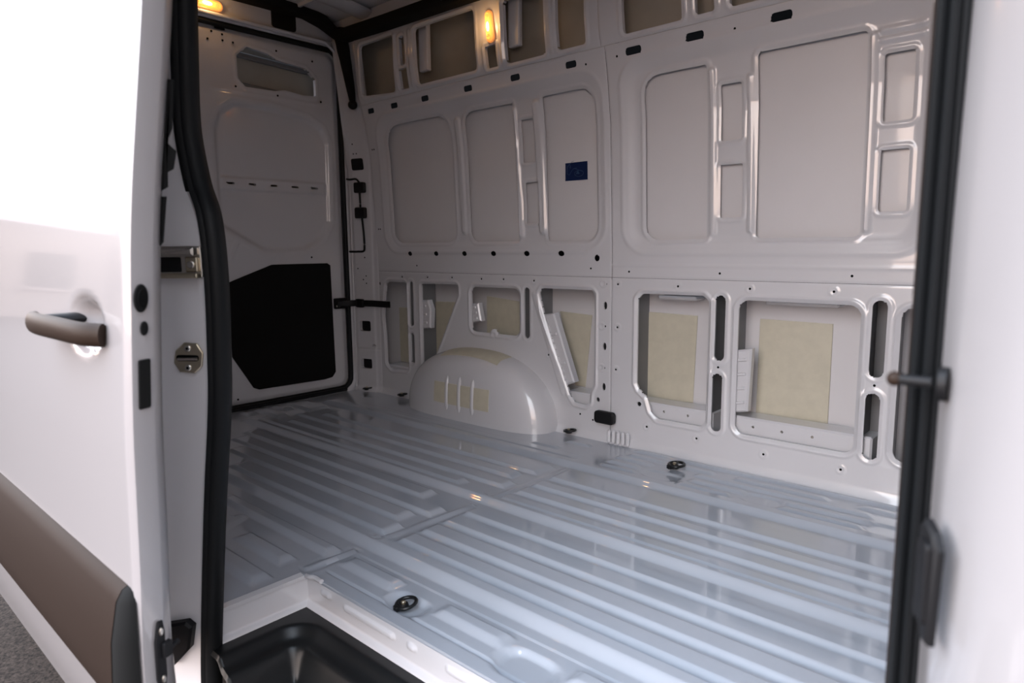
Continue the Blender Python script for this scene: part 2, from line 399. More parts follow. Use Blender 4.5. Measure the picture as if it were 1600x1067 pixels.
for x, z0, z1 in ((.435, .10, .64), (.502, .10, .64), (1.226, .36, .64), (1.292, .36, .64), (1.79, .02, .64), (2.124, .02, .64), (2.192, .02, .64), (2.628, .02, .64), (2.702, .02, .64)):
    wkid(box('pillar_web', x-.001, x+.001, .886, 1.018, z0, z1, CAVSHADE, b=.0003))  # webs coloured dark to carry the shade at the openings' left sides
for x0, x1, z0 in ((.437, .500, .10), (1.228, 1.290, .36), (2.126, 2.190, .02), (2.630, 2.700, .02)): wkid(box('slot_shade_plate', x0, x1, .990, .994, z0, .64, CAVSHADE, b=.001))  # back plates added in dark grey so the slots look shaded
# --- beige sound damping pads on the skin
def wpad(name, pts, off=.138, t=.003, m=PAD): return wkid(prism(name, pts, lambda u, v, h: (u, float(yw(v))+off-h, v), t, m))
wpad('sound_pad', [(1.752, 0.163), (1.993, 0.179), (2.003, 0.521), (1.757, 0.525)])
wpad('sound_pad', [(2.243, 0.176), (2.493, 0.168), (2.493, 0.523), (2.245, 0.525)])
wpad('sound_pad', [(1.336, 0.502), (1.512, 0.494), (1.478, 0.174), (1.423, 0.174)])
wpad('sound_pad', [(0.881, 0.552), (1.161, 0.528), (1.161, 0.359), (0.877, 0.369)])
wpad('sound_pad', [(0.496, 0.507), (0.735, 0.513), (0.694, 0.143), (0.496, 0.143)])
wpad('sound_pad', [(0.194, 0.461), (0.324, 0.461), (0.324, 0.153), (0.194, 0.153)])
# --- rails and stiffener brackets inside the cavity
def railbox(x0, x1, z0, z1, y0=.905, y1=1.0): return wkid(box('cavity_rail', x0, x1, y0, y1, z0, z1, PAINT, b=.006))
railbox(1.72, 2.13, .03, .183); railbox(2.19, 2.66, .03, .186); railbox(.22, .46, .03, .155); railbox(1.46, 1.68, .03, .175)
railbox(2.295, 2.535, .585, .60, .925); railbox(1.88, 2.04, .585, .60, .925)
for x in (1.93, 2.03, 2.28, 2.38, 2.48):
    wkid(prism('rivet', circ(x, .155, .005, n=10), lambda u, v, h: (u, .905-h, v), .002, STEEL))
def bracket(pts, y0=.925, t=.03, ribs=3):
    b = wkid(prism('stiffener_bracket', pts, lambda u, v, h: (u, y0-h, v), t, PAINT, bev=.006))
    a, c = np.array(pts[0]), np.array(pts[-1]); e1, e2 = np.array(pts[1])-a, np.array(pts[-2])-c
    for i in range(ribs):
        f = (i+.7)/(ribs+.4); q = a+(c-a)*f; ee = e1*(1-f)+e2*f; q0 = q+ee*.12; q1 = q+ee*.8
        n = np.array([-ee[1], ee[0]]); n = n/np.linalg.norm(n)*.005
        r = prism('stiffening_rib', [q0-n, q1-n, q1+n, q0+n], lambda u, v, h: (u, y0-t-h, v), .005, PAINT); keep(r, b); r.matrix_parent_inverse = b.matrix_world.inverted()
    return b
bracket([(2.19, .418), (2.268, .432), (2.261, .208), (2.195, .194)], ribs=4)
bracket([(1.315, .493), (1.40, .507), (1.511, .218), (1.444, .190)], ribs=2, t=.036)
bracket([(.862, .52), (.938, .527), (.957, .442), (.862, .423)])
bracket([(.50, .523), (.579, .526), (.60, .478), (.592, .382), (.50, .372)])
for x in (.645, 1.212): wkid(box('stiffener_bracket', x, x+.062, .822, .848, 1.61, 1.83, SKIN, b=.005))
# --- small screw holes
def dot(x, z, r=.0042): wkid(prism('screw_hole', circ(x, z, r, n=10), lambda u, v, h: (u, float(yw(v))-h, v), .0006, HOLE, bev=.0002))
for x, z in ((1.675, .64), (1.73, .64), (1.99, .64), (2.26, .64), (2.53, .64), (1.78, .69), (2.15, .69), (2.58, .69), (1.73, .47), (1.725, .30), (1.672, .47), (1.67, .30), (2.08, .082), (2.33, .072), (2.58, .072),
             (1.87, .09), (2.155, .357), (2.662, .357), (.40, .64), (.60, .642), (.78, .645), (.98, .643), (1.12, .645), (1.30, .643), (1.38, .325), (.468, .178), (.22, 1.30), (.235, 1.30), (.22, .89), (.235, .89), (.52, .70), (1.61, 1.475), (1.75, 1.478), (2.2, 1.48), (1.6, .70), (1.55, .09), (1.615, .075)): dot(x, z)
g_ = wkid(prism('cable_grommet', rrpts(1.645, 1.738, .078, .128, .014), lambda u, v, h: (u, .862-h, v), .022, BLACK, bev=.005)); g_['label'] = 'black rubber grommet beside the panel seam'
# crumpled seam sealer below it
for i in range(5): wkid(box('sealer_fold', 1.70+i*.022, 1.716+i*.022, .852, .868, .0, .055, PAINT, b=.006))

# ------------------------------------------------------------------ wheel arch
wa = empty('wheel_arch', (.965, .88, 0)); tag(wa, 'smooth rounded grey wheel arch bulging out of the far wall', 'wheel arch')
AX, AH, AD, e1, e2 = .455, .318, .17, .58, .87
def spow(c, e): return math.copysign(abs(c)**e, c)
def archp(om, et):
    c = max(0, math.cos(et))**e1
    return (.975+AX*c*spow(math.cos(om), e2), .885-AD*max(0, math.sin(et))**e1, -.004+AH*c*max(0, math.sin(om))**e2)
NO, NE = 64, 32; V = []; Fc = []
for j in range(NE+1):
    for i in range(NO+1): V.append(archp(math.pi*i/NO, math.pi/2*j/NE))
for j in range(NE):
    for i in range(NO): a = j*(NO+1)+i; Fc.append((a, a+1, a+NO+2, a+NO+1))
keep(obj('arch_shell', V, Fc, PAINT, None, None), wa)
yf = .885-AD
def front(u, v, h):      # pad follows the arch face
    r = (abs((u-.975)/AX)**(2/e2)+abs((v+.004)/AH)**(2/e2))**(e2/2); c = min(1, r)
    return (u, .885-AD*max(0, 1-c**(2/e1))**(e1/2)-h, v)
def padgrid(name, u0, u1, v0, v1, fn, m, h=.0025, nu=14, nv=6, sk=0):
    V = []; Fc = []
    for i in range(nu+1):
        for j in range(nv+1):
            u = u0+(u1-u0)*i/nu; v = v0+(v1-v0)*j/nv; V.append(fn(u, v, h))
    for i in range(nu):
        for j in range(nv): a = i*(nv+1)+j; Fc.append((a, a+nv+1, a+nv+2, a+1))
    n = len(V); bd = [i*(nv+1) for i in range(nu+1)]+[nu*(nv+1)+j for j in range(1, nv+1)]+[i*(nv+1)+nv for i in range(nu-1, -1, -1)]+[j for j in range(nv-1, 0, -1)]
    for b in bd: i, j = divmod(b, nv+1); V.append(fn(u0+(u1-u0)*i/nu, v0+(v1-v0)*j/nv, 0))
    for k in range(len(bd)): k2 = (k+1) % len(bd); Fc.append((bd[k2], bd[k], n+k, n+k2))
    return obj(name, V, Fc, m)
keep(padgrid('sound_pad', .812, 1.168, .068, .165, front, PAD), wa)
def topf(u, y, h):
    r = min(1, max(0, (.885-y)/AD)); c = (1-r**(2/e1))**(e1/2) if r < 1 else 0
    z = AH*max(0, c**(2/e2)-abs((u-.975)/AX)**(2/e2))**(e2/2)-.004
    return (u, y, z+h)
keep(padgrid('sound_pad', .80, 1.17, .775, .872, topf, PAD, nu=20, nv=8), wa)
for x in (.90, .983, 1.068):
    pts = [front(x, .200-i*.163/14, .000) for i in range(15)]
    keep(sweep('pressed_rib', pts, circ(0, 0, .011, .009, 10), PAINT, None, up=(0, 1, 0), scale=[max(.15, min(1, 2.6*math.sin(math.pi*(i+.4)/14.8))) for i in range(15)]), wa)

# ------------------------------------------------------------------ floor
def ln(a, b, x): t = np.clip((x-a)/(b-a), 0, 1); return .75*t+.25*t*t*(3-2*t)
def pl(U, V, x0, x1, y0, y1, sa, sb, sx_, h=.0105):
    return h*np.minimum(np.minimum(ln(y0, y0+sa, V), ln(y1, y1-sb, V)), np.minimum(ln(x0, x0+sx_, U), ln(x1, x1-sx_, U)))
front_p = [(-.292, -.225), (-.212, -.142), (-.129, -.059), (-.046, .010), (.112, .168), (.188, .250), (.270, .332), (.360, .478)]
rear_p = [(-.292, -.212, .80, 1.737), (-.204, -.130, .60, 1.686), (-.122, -.050, .46, 1.739), (-.038, .032, .40, 1.603), (.122, .178, .22, 1.603), (.196, .262, .37, 1.739), (.286, .352, .28, 1.690), (.368, .478, .38, 1.736)]
def h_floor(U, V):
    H = 0*U
    for a, b in front_p: H = np.maximum(H, pl(U, V, 1.788, 3.6, a+.002, b, .015, .006, .012))
    for a, b, x0, x1 in rear_p: H = np.maximum(H, pl(U, V, x0, x1, a+.002, b, .014, .006, .024))
    for k, (a, b) in enumerate(((.122, .178), (.196, .262), (.286, .352), (.368, .478))): H = np.maximum(H, pl(U, V, .04, (.15, .285, .18, .29)[k], a, b, .019, .008, .03))
    H = np.maximum(H, pl(U, V, .25, 3.6, -.370, -.306, .030, .007, .03, .016))       # three full-length wide ribs
    H = np.maximum(H, pl(U, V, .20, 3.6, .058, .110, .030, .006, .03, .016))
    H = np.maximum(H, pl(U, V, .15, 3.6, .512, .575, .028, .007, .03, .016))
    H = np.maximum(H, pl(U, V, .22, 1.725, .592, .655, .018, .009, .02, .006))
    for a, b, x0, x1 in ((-.469, -.415, 1.10, 1.724), (-.576, -.520, 1.425, 1.678), (-.674, -.612, 1.44, 1.722), (-.58, -.50, 1.0, 1.30), (-.70, -.62, 1.0, 1.30)): H = np.maximum(H, pl(U, V, x0, x1, a, b, .020, .009, .028, .010))
    H += .006*(1-ss(0, .014, caps((1.30, -.49), (1.43, -.72), .012)(U, V)))
    for x0, x1 in ((1.783, 1.988), (2.138, 2.338), (2.50, 2.71), (2.82, 3.02)): H = np.maximum(H, pl(U, V, x0, x1, -.470, -.415, .022, .009, .014, .009))
    # narrow ribs beside the far wall
    for a, b, segs in ((.604, .634, ((1.835, 1.985), (2.14, 2.335), (2.48, 2.72), (2.85, 3.4))), (.655, .69, ((1.83, 1.97), (2.16, 2.36), (2.46, 3.4))), (.712, .745, ((1.83, 1.99), (2.15, 2.72), (2.8, 3.4))), (.765, .80, ((1.85, 2.20), (2.27, 2.58), (2.66, 3.4))), (.825, .855, ((1.84, 3.4),)), (.66, .69, ((1.46, 1.60),)), (.76, .79, ((1.56, 1.68),))):
        for x0, x1 in segs: H = np.maximum(H, pl(U, V, x0, x1, a, b, .010, .006, .016, .008))
    # welded cross seam between rear and front floor panels
    for a, b in (((1.745, -.318), (1.760, .030)), ((1.765, .118), (1.776, .500)), ((1.742, -.53), (1.748, -.40))):
        d = caps(a, b, .004)(U, V); H = np.maximum(H, bump(d, 0, .006, .005))-bump(d, .012, .006, .003)
    for cx, r in ((2.062, .030), (2.415, .040), (2.77, .03)):                           # dished seats for lashing rings
        d = caps((cx-.025, -.475), (cx+.025, -.475), r)(U, V); H = H-.011*(1-ln(-.006, .008, d))
    H += -.004*(1-ss(0, .006, np.abs(V+.505)))*(U > 1.79)
    for cx in (2.06, 2.42, 2.78):
        d = caps((cx-.03, .655), (cx+.03, .655), .036)(U, V); H = H*ss(-.01, .012, d)-.006*(1-ln(-.006, .006, d))
    H += .05*ss(.86, .905, V)**2*(np.abs(U-.965) > .5)
    H -= .002*(U > 1.785)*(V < -.4)
    return H
fo = sheet('floor', (.0, 3.5), (-.785, .895), .010, .003, h_floor, [rr(1.765, 6, -3, -.545, .012)], lambda U, V, H: (U+0*H, V+0*H, H-.004), FLOORP, skirt=.014, edge=0)
struct(fo, 'glossy blue-grey painted steel cargo floor with long pressed ribs')
# step well walls
sw = lambda o: (setattr(o, 'parent', fo), o)[1]
def h_sill(U, V):
    H = .014*(1-ss(-.082, -.070, V))
    for a, b in (((1.93, -.036), (2.10, -.036)), ((2.28, -.036), (2.62, -.036)), ((1.835, -.030), (1.86, -.030)), ((2.16, -.035), (2.17, -.035))): H += .005*(1-ss(0, .006, caps(a, b, .004)(U, V)))
    return H
sw(sheet('step_riser', (1.766, 3.2), (-.10, -.012), .006, .003, h_sill, [], lambda U, V, H: (U, -.547-H, V), PAINT, skirt=0, edge=0))
sw(sheet('step_riser', (-.782, -.545), (-.10, -.012), .006, .003, lambda U, V: .012*(1-ss(-.082, -.070, V)), [], lambda U, V, H: (1.766+H, U, V), PAINT, skirt=0, edge=0))
sw(sweep('floor_lip', [(1.768, -.78, -.006), (1.768, -.56, -.006)], [(-.010, -.006), (.004, -.006), (.006, .004), (-.010, .007)], PAINT))
sw(sweep('weld_bead', spl([(1.762, -.548, -.01), (1.785, -.55, -.006), (1.80, -.546, -.004), (1.83, -.547, -.004)], 4), circ(0, 0, .006, n=8), PAINT))

# black step tray
st = empty('step_tray', (2.4, -.7, -.2)); tag(st, 'black moulded plastic step tray sunk in the side door entry', 'step tray')
tr = rr(1.86, 3.02, -.86, -.635, .03)
def h_tray(U, V):
    d = tr(U, V)
    return -.075*(1-ss(-.028, .012, d))-.030*(1-ss(.02, .05, d))+bump(d, .022, .008, .003)
keep(sheet('tray', (1.772, 3.15), (-.800, -.553), .006, .005, h_tray, [], lambda U, V, H: (U, V, H-.082), GLOSSB, skirt=0, edge=.01), st)
for i in range(14):
    keep(box('tread_rib', 2.07+i*.012, 2.075+i*.012, -.78, -.70, -.189, -.180, BLACK, b=.002), st)

# ------------------------------------------------------------------ lashing rings
def lashing(loc, label, rot=0, s=1, tilt=8):
    t = empty('lashing_ring', loc)
    R0, r0 = .024*s, .0045*s; V = []; Fc = []; N, K = 28, 10; c, sn = math.cos(math.radians(tilt)), math.sin(math.radians(tilt))
    for i in range(N):
        a = 2*math.pi*i/N; sx_ = 1.0 if math.cos(a) > -.5 else .9
        for j in range(K):
            b = 2*math.pi*j/K; x = (R0+r0*math.cos(b))*math.cos(a)*1.06*sx_; y = (R0*.94+r0*math.cos(b))*math.sin(a); z = r0*math.sin(b)
            V.append((x*c-z*sn, y, x*sn+z*c+.010*s))
    for i in range(N):
        for j in range(K): Fc.append((i*K+j, ((i+1) % N)*K+j, ((i+1) % N)*K+(j+1) % K, i*K+(j+1) % K))
    obj('ring', V, Fc, GLOSSB, t, None)
    def lathe(name, prof, m, dx=0):
        V = []; Fc = []; n = 16
        for r, z in prof:
            for i in range(n): a = 2*math.pi*i/n; V.append((dx+r*math.cos(a), r*math.sin(a), z))
        for k in range(len(prof)-1):
            for i in range(n): Fc.append((k*n+i, k*n+(i+1) % n, (k+1)*n+(i+1) % n, (k+1)*n+i))
        Fc.append([(len(prof)-1)*n+i for i in range(n)])
        return obj(name, V, Fc, m, t)
    bs_ = lathe('base', [(.014*s, -.001), (.0135*s, .004*s), (.012*s, .009*s), (.011*s, .012*s)], BLACK, -.006*s)
    lathe('bolt_head', [(.006*s, .011*s), (.006*s, .016*s), (.004*s, .018*s)], ZINC, -.006*s).parent = bs_
    prism('hinge_lug', rrpts(-.030*s, -.012*s, -.009*s, .009*s, .004*s), lambda u, v, h: (u, v, h), .010*s, BLACK, t)
    t.rotation_euler.z = rot; tag(t, label, 'lashing ring', 'black lashing rings on the cargo floor')
    return t
lashing((2.062, -.478, -.013), 'black lashing ring nearest the door, above the step edge', math.radians(75), .95)
lashing((2.072, .745, .003), 'black lashing ring on the floor below the large framed opening of the far wall', math.radians(60), 1.15, 3)
lashing((1.520, .848, .010), 'black lashing ring at the front foot of the wheel arch', 0, 1.0)
lashing((.406, .850, .010), 'flat black lashing ring just behind the wheel arch', 0, 1.0)
lashing((.112, .840, .006), 'black lashing ring in the rear corner by the back door', 0, 1.0)

# ------------------------------------------------------------------ rear frame, corner pillar, rear doors
wb = empty('wall_back', (0, 0, 0)); struct(wb, 'grey rear body frame around the back doors')
def mrear(x0): return lambda U, V, H: (x0+H, U+0*H, V+0*H)
opening = rr(-.822, .822, .004, 1.832, .085)
sheet('rear_frame', (-.95, .95), (-.03, 1.97), .008, .008, lambda U, V: bump(opening(U, V), .02, .02, .008), [opening, rr(.44, .56, 1.868, 1.945, .012)], mrear(.012), PAINT, wb, skirt=.04)
prism('header_plug', rrpts(.435, .565, 1.862, 1.95, .014), lambda u, v, h: (-.01+h, u, v), .030, BLACK, wb)
# corner pillar plate
pv0, pv1 = np.array((.022, .828)), np.array((.192, .876)); pL = np.linalg.norm(pv1-pv0); pt = (pv1-pv0)/pL; pn = np.array((pt[1], -pt[0]))
if pn[0] < 0: pn = -pn
def mpil(U, V, H): return (pv0[0]+pt[0]*U+pn[0]*H, pv0[1]+pt[1]*U+pn[1]*H-np.clip((V-1.2), 0, 9)*.10, V+0*H)
pil_h = [rr(.048, .122, .335, .392, .010), rr(.048, .122, .125, .180, .010), ell(.140, .255, .014, .009)]
def h_pil(U, V):
    H = .012*(1-ss(0, .03, V-.0)); H += bump(V, .235, .004, -.002)+bump(V, .70, .004, -.002)
    H += .004*(ss(.02, .035, U)-ss(.145, .16, U))
    return H
sheet('corner_pillar', (0, pL+.01), (-.01, 1.86), .0045, .006, h_pil, pil_h, mpil, PAINT, wb, skirt=.03)
def pil_prism(name, pts, t, m): return prism(name, pts, lambda u, v, h: tuple(float(c) for c in mpil(np.array(u), np.array(v), np.array(h))), t, m, wb)
for z0_, z1_ in ((.325, .40), (.115, .19)): prism('socket_backing', rrpts(.040, .130, z0_, z1_, .004), lambda u, v, h: tuple(float(c) for c in mpil(np.array(u), np.array(v), np.array(h-.02))), .003, BLACK, wb)
pil_prism('socket_cover', rrpts(.042, .118, 1.205, 1.265, .010), .010, BLACK)
for x, z in ((.05, .68), (.085, .62), (.105, .64), (.105, .60), (.06, 1.29), (.08, 1.29), (.06, 1.34), (.10, .74)): pil_prism('screw_hole', circ(x, z, .0045, n=10), .0052, HOLE)
sweep('jamb_frame', [(.03, .835, .0), (.03, .835, 1.70), (.03, .79, 1.80), (.03, .72, 1.845), (.03, 0, 1.85)], circ(0, 0, .010, n=10), PAINT, wb)

black_p = [(.135, .63), (.37, .712), (.69, .712), (.708, .70), (.712, .115), (.69, .088), (.64, .082), (.26, .088), (.235, .10), (.135, .27)]
mid = poly([(.115, .90), (.115, 1.36), (.145, 1.44), (.22, 1.492), (.42, 1.492), (.62, 1.465), (.71, 1.42), (.745, 1.34), (.735, .93), (.68, .835), (.57, .775), (.40, .765), (.33, .775)], .03)
tophole = poly([(.255, 1.60), (.255, 1.70), (.31, 1.748), (.42, 1.735), (.47, 1.715), (.62, 1.705), (.675, 1.66), (.675, 1.575), (.60, 1.568), (.50, 1.578), (.44, 1.565), (.29, 1.562)], .008)
def rear_door(name, sgn, label):
    d = empty(name, (0, sgn*.4, 0)); struct(d, label)
    out = rr(.012, .803, .018, 1.812, .07)
    slots = [rr(y-.02, y+.02, 1.100, 1.110, .004) for y in (.19, .30, .415, .53, .645)]
    def hd(U, V):
        dm = mid(U, V); H = -.016*(1-ss(-.03, .0, dm))
        H += bump(dm, .012, .012, .002)
        H += .008*(ss(1.068, 1.080, V)-ss(1.128, 1.140, V))*(1-ss(-.04, -.02, dm))
        H += bump(tophole(U, V), .010, .010, .003)
        H -= .010*(1-ss(0, .03, -out(U, V)))
        H += bump(caps((.16, .75), (.20, .83), .006)(U, V), 0, .01, .003)+bump(V, 1.535, .010, .002)*ss(.1, .14, U)
        return H
    def mp(U, V, H): return (-.005+H, sgn*U, V+0*H)
    o = sheet('inner_panel', (.0, .815), (.0, 1.825), .006, .006, hd, [tophole]+slots, mp, PAINT, None, outer=out, skirt=.02); keep(o, d)
    keep(box('outer_skin', -.09, -.075, sgn*.01, sgn*.84, 0, 1.85, TAN, b=.002), d)
    for z0, z1 in ((1.56, 1.585), (1.70, 1.735)): keep(sweep('cavity_rail', [(-.055, sgn*.24, z0+.02), (-.055, sgn*.69, z0)], rrpts(-.01, .01, -.014, .014, .008), CAVSHADE), d)
    t = keep(prism('trim_panel', black_p, lambda u, v, h: (-.004+h, sgn*u, v), .011, DARK, bev=.003), d); t['label'] = 'matt black six-sided trim panel'
    for y, z in ((.14, 1.782), (.19, 1.778), (.19, 1.752), (.12, 1.745), (.24, 1.752), (.46, 1.758), (.66, 1.745), (.70, 1.55), (.24, 1.555), (.455, 1.545), (.15, .055), (.60, .745)):
        keep(prism('screw_hole', circ(y, z, .005, n=10), lambda u, v, h: (-.002+h, sgn*u, v), .002, HOLE, bev=.0005), d)
    keep(prism('latch_hole', rrpts(.155, .205, 1.798, 1.808, .004), lambda u, v, h: (-.004+h, sgn*u, v), .003, HOLE, bev=.0005), d)
    pth = [(.0, sgn*.02, .016), (0, sgn*.74, .016)]+[(0, sgn*(.755+.058*math.sin(a)), .074-.058*math.cos(a)) for a in (.4, .9, 1.3)]+[(0, sgn*.813, .12), (0, sgn*.813, 1.70)]+[(0, sgn*(.75+.063*math.cos(a)), 1.757+.063*math.sin(a)) for a in (.3, .8, 1.3)]+[(0, sgn*.70, 1.82), (0, sgn*.02, 1.82)]
    s_ = keep(sweep('door_seal', pth, circ(0, 0, .013, .016, 12), RUBBER, None, up=(1, 0, 0)), d); s_['label'] = 'black rubber seal round the door edge'
    keep(box('sill_rubber', .0, .03, sgn*.02, sgn*.77, .0, .022, RUBBER, b=.006), d)
    return d
rear_door('door_1', 1, 'grey back door with black six-sided trim panel below')
rear_door('door_2', -1, 'second grey back door mostly hidden behind the door seal')
# check strap arm from the door into the wall
ca = empty('door_check_arm', (.05, .76, .49)); tag(ca, 'black flat check arm between back door and corner pillar', 'door check')
keep(sweep('arm', [(.018, .73, .490), (.03, .78, .490), (.07, .826, .491), (.17, .850, .492), (.32, .852, .492)], rrpts(-.006, .006, -.017, .017, .004, 3), BLACK), ca)
mb_ = keep(prism('mounting_bracket', rrpts(.718, .800, .462, .520, .006), lambda u, v, h: (.004+h, u, v), .014, BLACK), ca)
keep(prism('stop_block', rrpts(.06, .12, .468, .514, .006), lambda u, v, h: (u, .835-h, v), .014, BLACK), ca)
for y in (.73, .745): prism('bolt_head', circ(y, .477, .006, n=6), lambda u, v, h: (.018+h, u, v), .004, STEEL).parent = mb_
# wiring harness on the pillar
wh = empty('wiring_harness', (.1, .84, 1.0)); tag(wh, 'black wiring harness with two plug connectors on the corner pillar', 'wiring harness')
def pilp(u, v, h): return tuple(float(c) for c in mpil(np.array(u), np.array(v), np.array(h)))
for z0, z1 in ((1.085, 1.140), (.950, 1.008)): keep(prism('connector', rrpts(.056, .126, z0, z1, .009), pilp, .024, BLACK, bev=.004), wh)
keep(sweep('cable', spl([pilp(.0, 1.162, .004), pilp(.03, 1.158, .012), pilp(.07, 1.158, .016), pilp(.092, 1.14, .018)]), circ(0, 0, .0055, n=8), RUBBER), wh)
keep(sweep('cable', spl([pilp(.09, 1.09, .014), pilp(.092, 1.04, .014), pilp(.092, 1.0, .014)]), circ(0, 0, .0055, n=8), RUBBER), wh)
keep(sweep('cable', spl([pilp(.098, .955, .012), pilp(.104, .87, .010), pilp(.106, .80, .010), pilp(.098, .775, .010), pilp(.06, .772, .010), pilp(.0, .772, .006)]), circ(0, 0, .0055, n=8), RUBBER), wh)

# ------------------------------------------------------------------ roof
ce = empty('ceiling', (1.7, 0, 1.95)); struct(ce, 'grey steel roof underside with cross bows')
sheet('roof_skin', (-.05, 3.5), (-.82, .86), .03, .02, lambda U, V: -.05*(np.abs(V)/.86)**4, [], lambda U, V, H: (U, V, 1.985+H), SKIN, None, skirt=0, edge=0).parent = ce
bpy.context.view_layer.update()
for o in ce.children: o.matrix_parent_inverse = ce.matrix_world.inverted()
for x in (.30, 1.0, 1.7, 2.4):
    b = keep(sweep('roof_bow', [(x, y, 1.955-.05*(abs(y)/.86)**4) for y in np.linspace(-.80, .82, 17)], [(-.06, .02), (-.06, .008), (-.03, -.006), (.03, -.006), (.06, .008), (.06, .02)], PAINT), ce)
for y in (.25, .55): keep(sweep('roof_stiffener', [(x, y, 1.968) for x in np.linspace(0, 3.3, 12)], [(-.012, .012), (-.006, -.004), (.006, -.004), (.012, .012)], PAINT), ce)
box('roof_rail', -.05, 3.5, .775, .92, 1.855, 1.96, PAINT, ce, b=.01).matrix_parent_inverse = ce.matrix_world.inverted()
du = empty('cable_duct', (.1, .76, 1.85)); tag(du, 'thick black cable duct along the roof edge and over the back doors', 'cable duct')
keep(sweep('duct', [(.045, -.80, 1.962), (.045, .60, 1.962), (.05, .70, 1.935), (.075, .755, 1.885), (.14, .758, 1.862), (.5, .752, 1.850), (1.1, .752, 1.842), (3.3, .752, 1.835)], rrpts(-.036, .036, -.028, .028, .012, 3), DARK), du)
keep(sweep('drain_hose', spl([(.10, .765, 1.90), (.118, .770, 1.80), (.128, .782, 1.70), (.135, .795, 1.60), (.138, .80, 1.545)]), circ(0, 0, .020, n=10), DARK, scale=list(np.linspace(1.9, .8, 33))), du)
V = [(0, 0, 0)]
def uvball(name, c, r, m, sz=1):
    V = []; Fc = []; n, k = 14, 9
    for j in range(k+1):
        for i in range(n): a = 2*math.pi*i/n; b = math.pi*j/k; V.append((c[0]+r*math.sin(b)*math.cos(a), c[1]+r*math.sin(b)*math.sin(a), c[2]+sz*r*math.cos(b)))
    for j in range(k):
        for i in range(n): Fc.append((j*n+i, j*n+(i+1) % n, (j+1)*n+(i+1) % n, (j+1)*n+i))
    return obj(name, V, Fc, m, None, None)
keep(uvball('hose_end', (.140, .798, 1.530), .024, BLACK), du)

# ------------------------------------------------------------------ interior lamps
def lamp(name, label, mp, W_h, H_h, power):
    t = empty(name, mp(0, 0, 0)); tag(t, label, 'lamp', 'amber lit interior lamps')
    r = min(W_h, H_h)
    keep(prism('housing', rrpts(-W_h-.006, W_h+.006, -H_h-.006, H_h+.006, r+.006, 8), mp, .006, LAMPR, bev=.003), t)
    ln_ = keep(prism('lens', rrpts(-W_h, W_h, -H_h, H_h, r, 8), lambda u, v, h: mp(u, v, h+.004), .010, LENS, bev=.006), t)
    a, b = (W_h*.42, H_h*.32) if H_h > W_h else (W_h*.32, H_h*.5)
    keep(prism('bulb', circ(0, -H_h*.05, a, b, 20), lambda u, v, h: mp(u, v, h+.012), .006, BULB, bev=.004), t)
    for k in (-1, 1):
        for q in (0, 1):
            if H_h > W_h: pts = [mp((.55-.2*q)*W_h*math.cos(math.pi*i/8), k*(H_h*(.62-.1*q)+.25*W_h*math.sin(math.pi*i/8)), .0155) for i in range(9)]
            else: pts = [mp(k*(W_h*(.62-.1*q)+.25*H_h*math.sin(math.pi*i/8)), (.55-.2*q)*H_h*math.cos(math.pi*i/8), .0155) for i in range(9)]
            sweep('lens_ring', pts, circ(0, 0, .0012, n=6), LAMPR).parent = ln_
    ld = bpy.data.lights.new('lamp_light', 'POINT'); ld.energy = power; ld.color = (1, .55, .22); ld.shadow_soft_size = .02
    lo = bpy.data.objects.new('lamp_light', ld); COL.objects.link(lo); lo.location = mp(0, 0, .05); keep(lo, t)
    return t
lamp('interior_lamp', 'upright lit amber lamp on the far wall under the roof', lambda u, v, h: (1.148+u-v*.10, float(yw(1.70))-.004-h-v*(-.0), 1.70+v), .017, .060, .22)
lamp('interior_lamp', 'lit amber lamp lying flat above the back door', lambda u, v, h: (.024+h, .112+u, 1.888+v), .070, .017, .2)

# ------------------------------------------------------------------ sticker
sk = empty('sticker', (1.51, .86, 1.10)); tag(sk, 'small square dark blue printed sticker on the upper far wall', 'sticker')
def mst(u, v, h): return (1.51+u, float(yw(1.10))+.035-h, 1.10+v)
keep(prism('backing', [(-.058, -.0465), (.059, -.0475), (.057, .0475), (-.0575, .0465)], mst, .0006, WEDGE, bev=.0002), sk)
keep(prism('print', [(-.056, -.0445), (.057, -.0455), (.055, .0455), (-.056, .0445)], mst, .0012, BLUE, bev=.0003), sk)
def line(pts, r=.0008): keep(sweep('printed_line', [mst(u, v, .0013) for u, v in pts], circ(0, 0, r, n=6), BLUEL), sk)
line([(-.045, .012), (-.020, .032), (-.012, .032)]); line([(-.045, .012), (-.045, -.016), (-.035, -.022), (-.016, .002), (.002, .004)])
line([(.014+.022*math.cos(a), -.018+.012*math.sin(a)) for a in np.linspace(0, 2*math.pi, 25)])
line([(-.030, .018), (-.030, .004)]); line([(-.01, .004), (.012, -.005), (.034, -.012)])
keep(prism('printed_triangle', [(-.002, -.020), (.018, -.020), (.008, -.006)], lambda u, v, h: mst(u, v, .0012+h), .0005, BLUEL, bev=.0001), sk)

